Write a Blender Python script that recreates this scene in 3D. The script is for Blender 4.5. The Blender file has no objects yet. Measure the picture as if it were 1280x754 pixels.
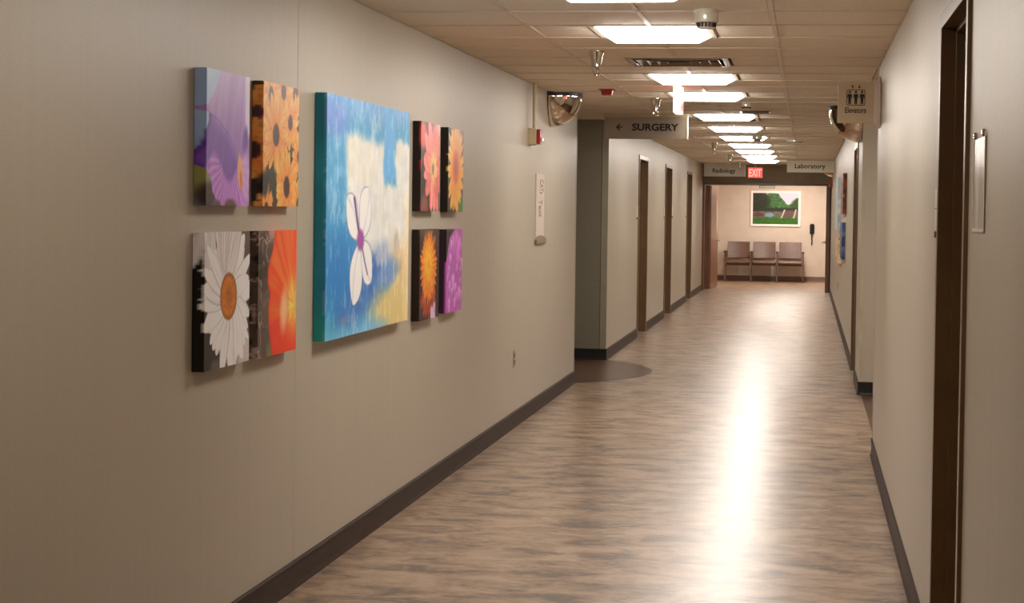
import bpy, math, random
import numpy as np
from mathutils import Vector, Matrix
random.seed(4)
SC = bpy.context.scene
COL = SC.collection
PI = math.pi

# ------------------------------------------------------------------ numbers of the place (metres)
XL, XR = -2.007, 0.433          # corridor side walls (near part)
XR2 = 0.455                     # right wall beyond the elevator recess
ZC = 2.445                      # ceiling
Y0 = -4.0                       # wall behind the camera
YA, YB = 15.44, 17.97           # side hall on the left
YC, YD = 11.37, 15.15           # elevator recess on the right
YH = 34.45                      # header over the double doors
YE = 39.75                      # back wall of the waiting area
ROW0 = 8.75                     # one joint of the ceiling grid

# ------------------------------------------------------------------ colour and materials
def lin(c):
    out = []
    for v in c[:3]:
        v = v/255.0
        out.append(v/12.92 if v <= 0.04045 else ((v+0.055)/1.055)**2.4)
    return tuple(out)+(1.0,)

class Mat:
    def __init__(s, name):
        s.m = bpy.data.materials.new(name); s.m.use_nodes = True
        s.nt = s.m.node_tree; s.b = s.nt.nodes['Principled BSDF']
    def n(s, t, **kw):
        nd = s.nt.nodes.new(t)
        for k, v in kw.items():
            if k in nd.inputs: nd.inputs[k].default_value = v
            else: setattr(nd, k, v)
        return nd
    def l(s, a, b): s.nt.links.new(a, b)
    def set(s, **kw):
        for k, v in kw.items(): s.b.inputs[k.replace('_', ' ')].default_value = v
        return s

def noise_mat(name, c1, c2, scale=(1, 1, 1), nscale=5.0, rough=0.5, detail=4.0, bump=0.0, bscale=200.0, metal=0.0, spec=0.5, lo=0.35, hi=0.65):
    M = Mat(name); tc = M.n('ShaderNodeTexCoord'); mp = M.n('ShaderNodeMapping'); mp.inputs['Scale'].default_value = scale
    geo = M.n('ShaderNodeNewGeometry')
    M.l(geo.outputs['Position'], mp.inputs['Vector'])
    nz = M.n('ShaderNodeTexNoise', Scale=nscale, Detail=detail)
    M.l(mp.outputs['Vector'], nz.inputs['Vector'])
    rp = M.n('ShaderNodeValToRGB'); rp.color_ramp.elements[0].position = lo; rp.color_ramp.elements[1].position = hi
    rp.color_ramp.elements[0].color = lin(c1); rp.color_ramp.elements[1].color = lin(c2)
    M.l(nz.outputs['Fac'], rp.inputs['Fac']); M.l(rp.outputs['Color'], M.b.inputs['Base Color'])
    M.set(Roughness=rough, Metallic=metal); M.b.inputs['Specular IOR Level'].default_value = spec
    if bump:
        n2 = M.n('ShaderNodeTexNoise', Scale=bscale, Detail=2.0); M.l(geo.outputs['Position'], n2.inputs['Vector'])
        bp = M.n('ShaderNodeBump', Strength=bump, Distance=0.002); M.l(n2.outputs['Fac'], bp.inputs['Height'])
        M.l(bp.outputs['Normal'], M.b.inputs['Normal'])
    return M.m

def emit_mat(name, c, s):
    M = Mat(name); M.b.inputs['Base Color'].default_value = lin(c)
    M.b.inputs['Emission Color'].default_value = lin(c); M.b.inputs['Emission Strength'].default_value = s
    M.set(Roughness=0.4)
    return M.m

def attr_mat(name, rough=0.5, spec=0.35):
    M = Mat(name); a = M.n('ShaderNodeAttribute'); a.attribute_name = 'paint'
    M.l(a.outputs['Color'], M.b.inputs['Base Color'])
    geo = M.n('ShaderNodeNewGeometry')
    n2 = M.n('ShaderNodeTexNoise', Scale=350.0, Detail=2.0); M.l(geo.outputs['Position'], n2.inputs['Vector'])
    bp = M.n('ShaderNodeBump', Strength=0.15, Distance=0.001); M.l(n2.outputs['Fac'], bp.inputs['Height'])
    M.l(bp.outputs['Normal'], M.b.inputs['Normal'])
    M.set(Roughness=rough); M.b.inputs['Specular IOR Level'].default_value = spec
    return M.m

def wall_mat():
    # fabric-backed vinyl wall covering: fine weave, faint vertical strie
    M = Mat('wall_vinyl'); geo = M.n('ShaderNodeNewGeometry')
    mp = M.n('ShaderNodeMapping'); mp.inputs['Scale'].default_value = (22, 22, 0.5); M.l(geo.outputs['Position'], mp.inputs['Vector'])
    a = M.n('ShaderNodeTexNoise', Scale=1.0, Detail=4.0); M.l(mp.outputs['Vector'], a.inputs['Vector'])
    f = M.n('ShaderNodeTexNoise', Scale=260.0, Detail=2.0); M.l(geo.outputs['Position'], f.inputs['Vector'])
    mx = M.n('ShaderNodeMath', operation='MULTIPLY_ADD'); M.l(a.outputs['Fac'], mx.inputs[0]); mx.inputs[1].default_value = 0.16
    m2 = M.n('ShaderNodeMath', operation='MULTIPLY'); M.l(f.outputs['Fac'], m2.inputs[0]); m2.inputs[1].default_value = 0.84
    M.l(m2.outputs[0], mx.inputs[2])
    rp = M.n('ShaderNodeValToRGB'); e = rp.color_ramp.elements
    e[0].position = 0.36; e[0].color = lin(WALL1); e[1].position = 0.64; e[1].color = lin(WALL2)
    M.l(mx.outputs[0], rp.inputs['Fac']); M.l(rp.outputs['Color'], M.b.inputs['Base Color'])
    bp = M.n('ShaderNodeBump', Strength=0.25, Distance=0.001); M.l(f.outputs['Fac'], bp.inputs['Height']); M.l(bp.outputs['Normal'], M.b.inputs['Normal'])
    M.set(Roughness=0.42); M.b.inputs['Specular IOR Level'].default_value = 0.4
    return M.m

def floor_mat():
    M = Mat('floor_vinyl'); geo = M.n('ShaderNodeNewGeometry')
    def nz(sc, s, det, rough=0.5):
        mp = M.n('ShaderNodeMapping'); mp.inputs['Scale'].default_value = sc; M.l(geo.outputs['Position'], mp.inputs['Vector'])
        n = M.n('ShaderNodeTexNoise', Scale=s, Detail=det, Roughness=rough); M.l(mp.outputs['Vector'], n.inputs['Vector']); return n
    a = nz((3.4, 6.5, 1), 1.0, 8.0, 0.66); a.inputs['Distortion'].default_value = 0.6; b = nz((22, 40, 1), 1.0, 4.0)
    mx = M.n('ShaderNodeMath', operation='MULTIPLY_ADD'); M.l(a.outputs['Fac'], mx.inputs[0]); mx.inputs[1].default_value = 0.78
    m2 = M.n('ShaderNodeMath', operation='MULTIPLY'); M.l(b.outputs['Fac'], m2.inputs[0]); m2.inputs[1].default_value = 0.22
    M.l(m2.outputs[0], mx.inputs[2])
    rp = M.n('ShaderNodeValToRGB'); e = rp.color_ramp.elements
    e[0].position = 0.39; e[0].color = lin(FL1); e[1].position = 0.59; e[1].color = lin(FL3)
    k = rp.color_ramp.elements.new(0.49); k.color = lin(FL2)
    M.l(mx.outputs[0], rp.inputs['Fac']); M.l(rp.outputs['Color'], M.b.inputs['Base Color'])
    bp = M.n('ShaderNodeBump', Strength=0.12, Distance=0.001); M.l(b.outputs['Fac'], bp.inputs['Height']); M.l(bp.outputs['Normal'], M.b.inputs['Normal'])
    M.set(Roughness=0.42); M.b.inputs['Specular IOR Level'].default_value = 0.6; M.b.inputs['Coat Weight'].default_value = 0.6; M.b.inputs['Coat Roughness'].default_value = 0.27
    return M.m

WALL1, WALL2 = (174, 164, 147), (188, 178, 161)
FL1, FL2, FL3 = (80, 58, 43), (138, 110, 85), (168, 140, 113)
m_wall = wall_mat()
m_floor = floor_mat()
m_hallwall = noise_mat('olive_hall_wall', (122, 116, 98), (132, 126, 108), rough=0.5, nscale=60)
m_lobby = noise_mat('lobby_paint', (208, 194, 178), (214, 200, 186), rough=0.6, bump=0.1)
m_dark = noise_mat('dark_vinyl_inset', (74, 48, 34), (92, 62, 46), (5, 14, 1), 1.5, rough=0.3)
m_ceil = noise_mat('ceiling_tile', (220, 208, 190), (244, 232, 214), nscale=160, rough=0.85, bump=0.5, bscale=240, spec=0.2)
m_grid = noise_mat('ceiling_grid_metal', (212, 198, 178), (220, 206, 186), rough=0.5)
m_base = noise_mat('baseboard_rubber', (46, 29, 20), (60, 40, 30), (1, 3, 20), 2.0, rough=0.5, spec=0.15)
m_blackbase = noise_mat('black_rubber_base', (16, 13, 12), (24, 20, 18), rough=0.4)
m_frame = noise_mat('door_frame_paint', (102, 78, 48), (112, 86, 54), rough=0.32, spec=0.6)
m_leaf = noise_mat('door_wood', (92, 52, 28), (124, 74, 42), (14, 14, 0.8), 1.5, rough=0.4)
m_wood2 = noise_mat('cherry_wood', (112, 76, 52), (144, 102, 76), (10, 10, 0.7), 2.0, rough=0.3)
m_header = noise_mat('header_paint', (146, 132, 112), (154, 140, 120), rough=0.6)
m_guard = noise_mat('corner_guard_vinyl', (176, 164, 142), (188, 176, 154), rough=0.35)
m_gap = noise_mat('dark_joint', (70, 58, 46), (76, 62, 50), rough=0.8)
m_chrome = noise_mat('chrome', (200, 190, 178), (214, 204, 190), rough=0.12, metal=1.0)
m_mirror = noise_mat('mirror_acrylic', (214, 202, 186), (220, 208, 192), rough=0.04, metal=1.0)
m_black = noise_mat('black_plastic', (12, 11, 10), (18, 16, 15), rough=0.4)
m_white = noise_mat('white_plastic', (214, 206, 192), (222, 214, 200), rough=0.4)
m_cream = noise_mat('cream_plastic', (196, 180, 146), (206, 190, 156), rough=0.45)
m_red = noise_mat('red_plastic', (150, 22, 16), (170, 30, 22), rough=0.3)
m_clearlens = noise_mat('strobe_lens', (210, 206, 200), (224, 220, 214), rough=0.1)
m_sign = noise_mat('grey_sign_panel', (166, 152, 136), (172, 158, 142), rough=0.5)
m_sign2 = noise_mat('mid_grey_sign_panel', (190, 184, 168), (198, 192, 176), rough=0.5)
m_signlight = noise_mat('light_sign_panel', (226, 224, 210), (232, 230, 216), rough=0.5)
m_signele = noise_mat('cream_sign_panel', (200, 182, 152), (206, 188, 158), rough=0.5)
m_ink = noise_mat('black_lettering', (20, 14, 10), (26, 18, 14), rough=0.5)
m_redink = noise_mat('dark_red_print', (120, 34, 24), (128, 38, 28), rough=0.5)
m_pencil = noise_mat('grey_pen', (120, 112, 110), (132, 124, 120), rough=0.6)
m_paper = noise_mat('paper', (206, 192, 180), (214, 200, 188), rough=0.7)
m_metal = noise_mat('brushed_steel', (150, 142, 132), (166, 158, 146), rough=0.3, metal=1.0)
m_ventm = noise_mat('diffuser_metal', (120, 104, 84), (136, 118, 96), rough=0.25, metal=0.7)
m_greybr = noise_mat('taupe_plastic', (140, 120, 102), (150, 130, 110), rough=0.5)
m_socket = noise_mat('dark_socket', (40, 26, 14), (48, 32, 18), rough=0.5)
m_outlet = noise_mat('ivory_outlet', (170, 152, 124), (176, 158, 130), rough=0.5)
m_seat = noise_mat('brown_vinyl_upholstery', (88, 62, 50), (108, 80, 66), nscale=30, rough=0.38)
m_leg = noise_mat('chair_leg_metal', (120, 100, 86), (140, 118, 102), rough=0.35, metal=0.6)
m_paint = attr_mat('painted_canvas', 0.45)
m_photo = attr_mat('photo_print', 0.35)
m_whiteframe = noise_mat('white_picture_frame', (246, 244, 238), (250, 248, 242), rough=0.4)
m_sheen = noise_mat('painted_sheen', (176, 170, 164), (226, 220, 212), (1, 9, 1.2), 1.0, rough=0.22, metal=0.15, lo=.42, hi=.56)  # silvery reflections painted into the base colour as pale streaks
LAMP = 18.0
m_lamp = emit_mat('lamp_lens', (255, 247, 237), LAMP)
m_lamp2 = emit_mat('lobby_lamp_lens', (255, 240, 226), 42.0)
m_dimlamp = emit_mat('side_lamp_lens', (255, 240, 222), 9.5)
m_exitred = emit_mat('exit_face', (250, 80, 70), 0.9)
m_exitlet = emit_mat('exit_letters', (255, 160, 148), 1.1)
m_led = emit_mat('indicator_led', (220, 255, 220), 4.0)

# ------------------------------------------------------------------ mesh building
class MB:
    def __init__(s): s.v = []; s.f = []; s.smooth = False
    def add(s, v, f):
        k = len(s.v); s.v += [tuple(p) for p in v]; s.f += [tuple(i+k for i in q) for q in f]; return s
    def box(s, x0, x1, y0, y1, z0, z1):
        if x0 > x1: x0, x1 = x1, x0
        if y0 > y1: y0, y1 = y1, y0
        v = [(x, y, z) for z in (z0, z1) for y in (y0, y1) for x in (x0, x1)]
        return s.add(v, [(0, 2, 3, 1), (4, 5, 7, 6), (0, 1, 5, 4), (2, 6, 7, 3), (0, 4, 6, 2), (1, 3, 7, 5)])
    def prism(s, poly, d, axis='z', a0=0.0):
        """closed prism of a 2-D outline; axis: extrusion axis; outline in the two others (order x,y / x,z / y,z)"""
        n = len(poly); v = []
        for t in (a0, a0+d):
            for (p, q) in poly:
                v.append((p, q, t) if axis == 'z' else (p, t, q) if axis == 'y' else (t, p, q))
        f = [tuple(range(n))[::-1], tuple(range(n, 2*n))]+[(i, (i+1) % n, n+(i+1) % n, n+i) for i in range(n)]
        return s.add(v, f)
    def lathe(s, prof, c=(0, 0, 0), n=24, axis='z', cap=True):
        v = []; f = []
        for (r, h) in prof:
            for i in range(n):
                a = 2*PI*i/n; p, q = r*math.cos(a), r*math.sin(a)
                P = (p, q, h) if axis == 'z' else (p, h, q) if axis == 'y' else (h, p, q)
                v.append((c[0]+P[0], c[1]+P[1], c[2]+P[2]))
        for k in range(len(prof)-1):
            for i in range(n):
                j = (i+1) % n; f.append((k*n+i, k*n+j, (k+1)*n+j, (k+1)*n+i))
        if cap: f.append(tuple(range(n))[::-1]); m = (len(prof)-1)*n; f.append(tuple(range(m, m+n)))
        s.smooth = True
        return s.add(v, f)
    def cyl(s, a, b, r, n=12):
        a, b = Vector(a), Vector(b); d = (b-a).normalized(); u = d.orthogonal().normalized(); w = d.cross(u)
        v = [tuple(P+u*r*math.cos(2*PI*i/n)+w*r*math.sin(2*PI*i/n)) for P in (a, b) for i in range(n)]
        f = [tuple(range(n))[::-1], tuple(range(n, 2*n))]+[(i, (i+1) % n, n+(i+1) % n, n+i) for i in range(n)]
        s.smooth = True
        return s.add(v, f)
    def tube(s, pts, r, n=10):
        for a, b in zip(pts[:-1], pts[1:]): s.cyl(a, b, r, n)
        return s

def origin_of(o):
    p = Vector((0, 0, 0))
    while o: p = p+o.location; o = o.parent
    return p

def build(name, mb, mat, parent=None, bevel=0.0, angle=35, kind=None, loc=None):
    me = bpy.data.meshes.new(name); o = bpy.data.objects.new(name, me); COL.objects.link(o)
    if parent is not None: o.parent = parent; off = origin_of(parent)
    else:
        if loc is None:
            xs = [p[0] for p in mb.v]; ys = [p[1] for p in mb.v]; zs = [p[2] for p in mb.v]
            loc = ((min(xs)+max(xs))/2, (min(ys)+max(ys))/2, min(zs))
        if kind == 'structure': loc = (0, 0, 0)
        o.location = loc; off = Vector(loc)
    me.from_pydata([(p[0]-off[0], p[1]-off[1], p[2]-off[2]) for p in mb.v], [], mb.f)
    me.materials.append(mat)
    import bmesh
    bm = bmesh.new(); bm.from_mesh(me); bmesh.ops.recalc_face_normals(bm, faces=bm.faces); bm.to_mesh(me); bm.free()
    if mb.smooth:
        me.polygons.foreach_set('use_smooth', [True]*len(me.polygons)); me.set_sharp_from_angle(angle=math.radians(angle))
    if bevel:
        b = o.modifiers.new('bevel', 'BEVEL'); b.width = bevel; b.segments = 2; b.limit_method = 'ANGLE'; b.angle_limit = math.radians(40)
    if kind: o['kind'] = kind
    return o

def thing(name, label, cat, loc, group=None):
    o = bpy.data.objects.new(name, None); COL.objects.link(o); o.location = loc; o.empty_display_size = 0.1
    o['label'] = label; o['category'] = cat
    if group: o['group'] = group
    return o
def tag(o, label, cat, group=None):
    o['label'] = label; o['category'] = cat
    if group: o['group'] = group
    return o
def structure(name, loc=(0, 0, 0)):
    o = bpy.data.objects.new(name, None); COL.objects.link(o); o.location = loc; o['kind'] = 'structure'; return o
def dup(root, loc, label, group=None):
    r = root.copy(); COL.objects.link(r); r.location = loc; r['label'] = label
    if group: r['group'] = group
    for ch in list(root.children):
        c = ch.copy(); COL.objects.link(c); c.parent = r
        for g in list(ch.children):
            d = g.copy(); COL.objects.link(d); d.parent = c
    return r

def text_mb(body, w, h, bold=0.0, spacing=1.0):
    """letters as flat outlines scaled to w x h (x right, y up), extruded a little"""
    cu = bpy.data.curves.new('lettering', 'FONT'); cu.body = body; cu.extrude = 0.01; cu.offset = bold; cu.resolution_u = 3
    cu.space_character = spacing
    o = bpy.data.objects.new('lettering', cu); COL.objects.link(o)
    dg = bpy.context.evaluated_depsgraph_get(); me = bpy.data.meshes.new_from_object(o.evaluated_get(dg))
    V = np.array([v.co[:] for v in me.vertices]); F = [tuple(p.vertices) for p in me.polygons]
    bpy.data.objects.remove(o); bpy.data.curves.remove(cu); bpy.data.meshes.remove(me)
    mn, mx = V.min(0), V.max(0)
    V[:, 0] = (V[:, 0]-mn[0])/(mx[0]-mn[0])*w; V[:, 1] = (V[:, 1]-mn[1])/(mx[1]-mn[1])*h; V[:, 2] = (V[:, 2]-mn[2])/(mx[2]-mn[2])
    return V, F
def put_text(body, w, h, fn, thick=0.0012, bold=0.0, spacing=1.0):
    V, F = text_mb(body, w, h, bold, spacing); mb = MB(); mb.add([fn(a, b, c*thick) for a, b, c in V], F); return mb

# ------------------------------------------------------------------ painting on canvases
def vnoise(x, y, seed=0):
    xi = np.floor(x).astype(int); yi = np.floor(y).astype(int); xf = x-xi; yf = y-yi
    xf = xf*xf*(3-2*xf); yf = yf*yf*(3-2*yf)
    def h(a, b):
        n = (a*374761393+b*668265263+seed*982451653) & 0x7fffffff
        n = ((n ^ (n >> 13))*1274126177) & 0x7fffffff
        return ((n ^ (n >> 16)) & 0xffff)/65535.0
    return (h(xi, yi)*(1-xf)+h(xi+1, yi)*xf)*(1-yf)+(h(xi, yi+1)*(1-xf)+h(xi+1, yi+1)*xf)*yf
def fbm(x, y, seed=0, o=4):
    s = 0; a = 0.5; t = 0
    for k in range(o): s = s+a*vnoise(x*2**k, y*2**k, seed+k*17); t += a; a *= 0.5
    return s/t
def C(*c): return np.array(c, float)
def mixc(img, m, c):
    m = np.clip(m, 0, 1)[..., None]; return img*(1-m)+(c if isinstance(c, np.ndarray) and c.ndim == 3 else np.array(c, float))*m
def sm(x, a, b): t = np.clip((x-a)/(b-a), 0, 1); return t*t*(3-2*t)
def ell(u, d, cx, cy, rx, ry, rot=0, soft=0.15):
    c, s = math.cos(rot), math.sin(rot); x = (u-cx)*c+(d-cy)*s; y = -(u-cx)*s+(d-cy)*c
    return 1-sm(np.sqrt((x/rx)**2+(y/ry)**2), 1-soft, 1+soft)
def line(u, d, pts, w, soft=0.5):
    m = np.full(u.shape, 9.0)
    for (a, b), (c, e) in zip(pts[:-1], pts[1:]):
        t = np.clip(((u-a)*(c-a)+(d-b)*(e-b))/((c-a)**2+(e-b)**2+1e-9), 0, 1)
        m = np.minimum(m, np.hypot(u-a-t*(c-a), d-b-t*(e-b)))
    return 1-sm(m, w*(1-soft), w)
def petals(img, u, d, cx, cy, n, r0, r1, w, col, col2, rng, jit=0.1, asp=1.0, edge=None, a0=0.0, a1=2*PI):
    """ring of petals; u,d in fractions of a square canvas"""
    for k in range(n):
        a = a0+(a1-a0)*(k+rng.uniform(-.3, .3))/n; L = r1*(1+rng.uniform(-jit, jit)); W = w*(1+rng.uniform(-.2, .2))
        x = (u-cx)*math.cos(a)+(d-cy)*math.sin(a); y = -(u-cx)*math.sin(a)+(d-cy)*math.cos(a)
        s = (x-r0)/(L-r0); prof = W*np.sqrt(np.clip(np.sin(PI*np.clip(s, 0, 1)**0.75), 0, 1))
        m = 1-sm(np.abs(y)-prof, -0.006, 0.006); m = m*(s > 0)*(s < 1)
        shade = 0.5+0.5*np.sin(y/W*9+k); t = np.clip(s, 0, 1)
        cc = (C(*col)[None, None]*(1-t[..., None])+C(*col2)[None, None]*t[..., None])*(0.93+0.07*shade[..., None])*(1+rng.uniform(-.07, .07))
        e = (np.abs(y) > prof*0.82)
        cc = cc*(1-0.15*e[..., None])
        img = mixc(img, m, cc)
    return img

def art_violet(u, d):
    n = fbm(u*6, d*6, 1); im = np.zeros(u.shape+(3,))+C(146, 170, 206)
    im = mixc(im, sm(d, .35, .9)*.8, (98, 120, 146)); im = mixc(im, sm(n, .5, .7)*.2, (170, 190, 220))
    im = mixc(im, ell(u, d, -.04, .80, .13, .16, 0, .4), (136, 134, 80)); im = mixc(im, ell(u, d, .06, .93, .15, .10, 0, .4), (58, 46, 44))
    eb = np.interp(d, [0, .12, .2, .26, .29, .32, .38, .46, .55, .64, .69, .74, .82, .9, 1], [.30, .22, .12, .04, -.15, .05, .05, -.01, -.04, -.15, -.13, .02, .12, .14, .30])
    m = sm(u, eb-.012, eb+.012); st = fbm(u*22+d*5, d*3, 5)
    p = C(156, 120, 178)*np.ones(im.shape); p = mixc(p, (1-sm(u, .25, .55))*.35, (186, 158, 204)); p = mixc(p, sm(d, .1, .4)*.4, (140, 98, 168))
    fold = np.interp(u, [-.2, .05, .25, .5, .68, .8, .9, 1], [.30, .32, .36, .46, .60, .76, .95, 1.1]); f = sm(d-fold, -.008, .012)
    q = C(120, 78, 164)*np.ones(im.shape); q = mixc(q, (1-sm(d-fold, .0, .10))*.7, (152, 112, 190)); q = mixc(q, (1-sm(u-eb, .0, .12)), (84, 48, 138)); p = mixc(p, f, q)
    p = mixc(p, (1-sm(np.abs(d-fold), .0, .012))*.6, (96, 60, 140))
    ang = np.arctan2(d-.66, u-.5); ruf = sm(d+.1*np.sin(u*9), .68, .76); rs = .5+.5*np.sin(ang*34+4*n)
    p = mixc(p, ruf, C(176, 116, 192)*np.ones(im.shape)); p = mixc(p, ruf*rs*.45, (212, 164, 220)); p = mixc(p, ruf*(1-rs)*.25, (128, 70, 152))
    p = p*(0.90+0.2*st[..., None]); im = mixc(im, m, p)
    im = mixc(im, sm(u, .87, .92)*(1-sm(d, .42, .5)), (200, 184, 212)); im = mixc(im, ell(u, d, .90, .5, .06, .11, .2, .4), (98, 62, 152))
    im = mixc(im, ell(u, d, .92, .78, .10, .2, 0, .5)*.7, (208, 172, 212)); im = mixc(im, ell(u, d, .78, .74, .06, .13, -.15, .3), (232, 166, 116)); im = mixc(im, ell(u, d, .80, .80, .03, .07, -.15, .4), (206, 112, 60))
    im = mixc(im, ell(u, d, .55, 1.0, .13, .05, 0, .4)+ell(u, d, .25, 1.0, .08, .04, 0, .4), (96, 66, 70))
    return im
def art_daisies(u, d):
    rng = random.Random(3); im = np.zeros(u.shape+(3,))+C(44, 36, 26); im = mixc(im, fbm(u*7, d*7, 3)*.7, (70, 62, 40))
    for (cx, cy, r) in ((.9, .05, .3), (.55, .05, .26), (.2, .1, .25), (-.05, .25, .22), (1.0, .3, .26), (.75, .3, .24), (-.08, .55, .26), (1.02, .58, .22), (.35, .42, .34), (.66, .84, .33), (.1, 1.02, .2), (1.0, .98, .2)):
        im = petals(im, u, d, cx, cy, 15, .02, r, .05*r/.28, (226, 120, 40), (244, 168, 76), rng)
        im = petals(im, u, d, cx, cy, 8, .02, r*.92, .05*r/.28, (232, 126, 44), (250, 182, 96), rng)
        im = mixc(im, ell(u, d, cx, cy, .26*r, .27*r, 0, .2), (66, 40, 40))
    im = mixc(im, ell(u, d, .05, .82, .10, .1, 0, .4), (30, 26, 22)); im = mixc(im, ell(u, d, .3, .82, .07, .12, 0, .4), (44, 46, 32))
    return im
def art_white_daisy(u, d):
    rng = random.Random(8); im = np.zeros(u.shape+(3,))+C(20, 15, 12)
    im = mixc(im, sm(u, .25, .8)*(1-sm(d, .1, .4)), (86, 74, 62)); im = mixc(im, sm(u, .55, .8)*sm(d, .7, .85), (186, 176, 166))
    im = mixc(im, sm(u, .1, .2)*sm(d, .9, .96)*(1-sm(u, .5, .6)), (84, 76, 70))
    im = petals(im, u, d, .02, -.14, 12, .0, .48, .10, (214, 206, 200), (200, 192, 188), rng)
    im = petals(im, u, d, .52, .48, 24, .06, .52, .095, (236, 230, 224), (230, 224, 218), rng, .14)
    im = petals(im, u, d, .52, .48, 21, .06, .55, .085, (222, 216, 214), (240, 234, 228), rng, .16)
    im = petals(im, u, d, .50, .42, 8, .08, .62, .085, (222, 212, 202), (206, 196, 190), rng, .08, a0=-2.1, a1=-0.9)
    im = mixc(im, ell(u, d, .52, .48, .185, .175, 0, .08), (112, 60, 16)); im = mixc(im, ell(u, d, .52, .48, .165, .158, 0, .15), (198, 116, 28))
    im = mixc(im, ell(u, d, .52, .48, .165, .158, 0, .1)*(fbm(u*60, d*60, 2) > .5)*.5, (160, 84, 18)); im = mixc(im, ell(u, d, .53, .47, .07, .07, 0, .5)*.6, (150, 82, 20))
    return im
def art_poppy(u, d):
    n = fbm(u*9+3*fbm(u*4, d*4, 7), d*9, 2); im = np.zeros(u.shape+(3,))+C(78, 62, 54)
    rg = np.abs(fbm(u*7, d*6, 11)-.5); im = mixc(im, (1-sm(rg, .0, .05))*.8, (186, 158, 140)); im = mixc(im, sm(n, .55, .72), (30, 22, 20))
    im = mixc(im, sm(d, .85, .93)*sm(u, .15, .3)*.8, (112, 116, 66)); im = mixc(im, sm(u, .2, .3)*(1-sm(d, .0, .15)), (176, 140, 120)); im = mixc(im, ell(u, d, .2, .6, .12, .25, 0, .6)*.7, (92, 78, 66))
    eb = np.interp(d, [0, .15, .3, .42, .5, .6, .8, 1], [.42, .36, .24, .24, .3, .26, .28, .36]); m = sm(u, eb-.015, eb+.015)
    ang = np.arctan2(d-.62, u-.95); r = np.hypot((u-.9), (d-.62)*.8); s = fbm(ang*9, r*2, 4)
    p = np.zeros(im.shape)+C(222, 70, 30); p = mixc(p, sm(s, .3, .7), (240, 108, 44)); p = mixc(p, sm(d, .6, .8)*.7, (206, 48, 28)); p = mixc(p, (1-sm(u-eb, .0, .08))*.6, (196, 40, 24))
    p = mixc(p, (1-sm(r, .05, .32))*.8, (246, 156, 70)); im = mixc(im, m, p)
    im = mixc(im, ell(u, d, .66, .66, .09, .17, .1, .6)*.8, (240, 186, 140)); im = mixc(im, ell(u, d, .9, .62, .11, .2, 0, .5)*(.2+.7*(s > .5)), (240, 200, 96))
    return im
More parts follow.
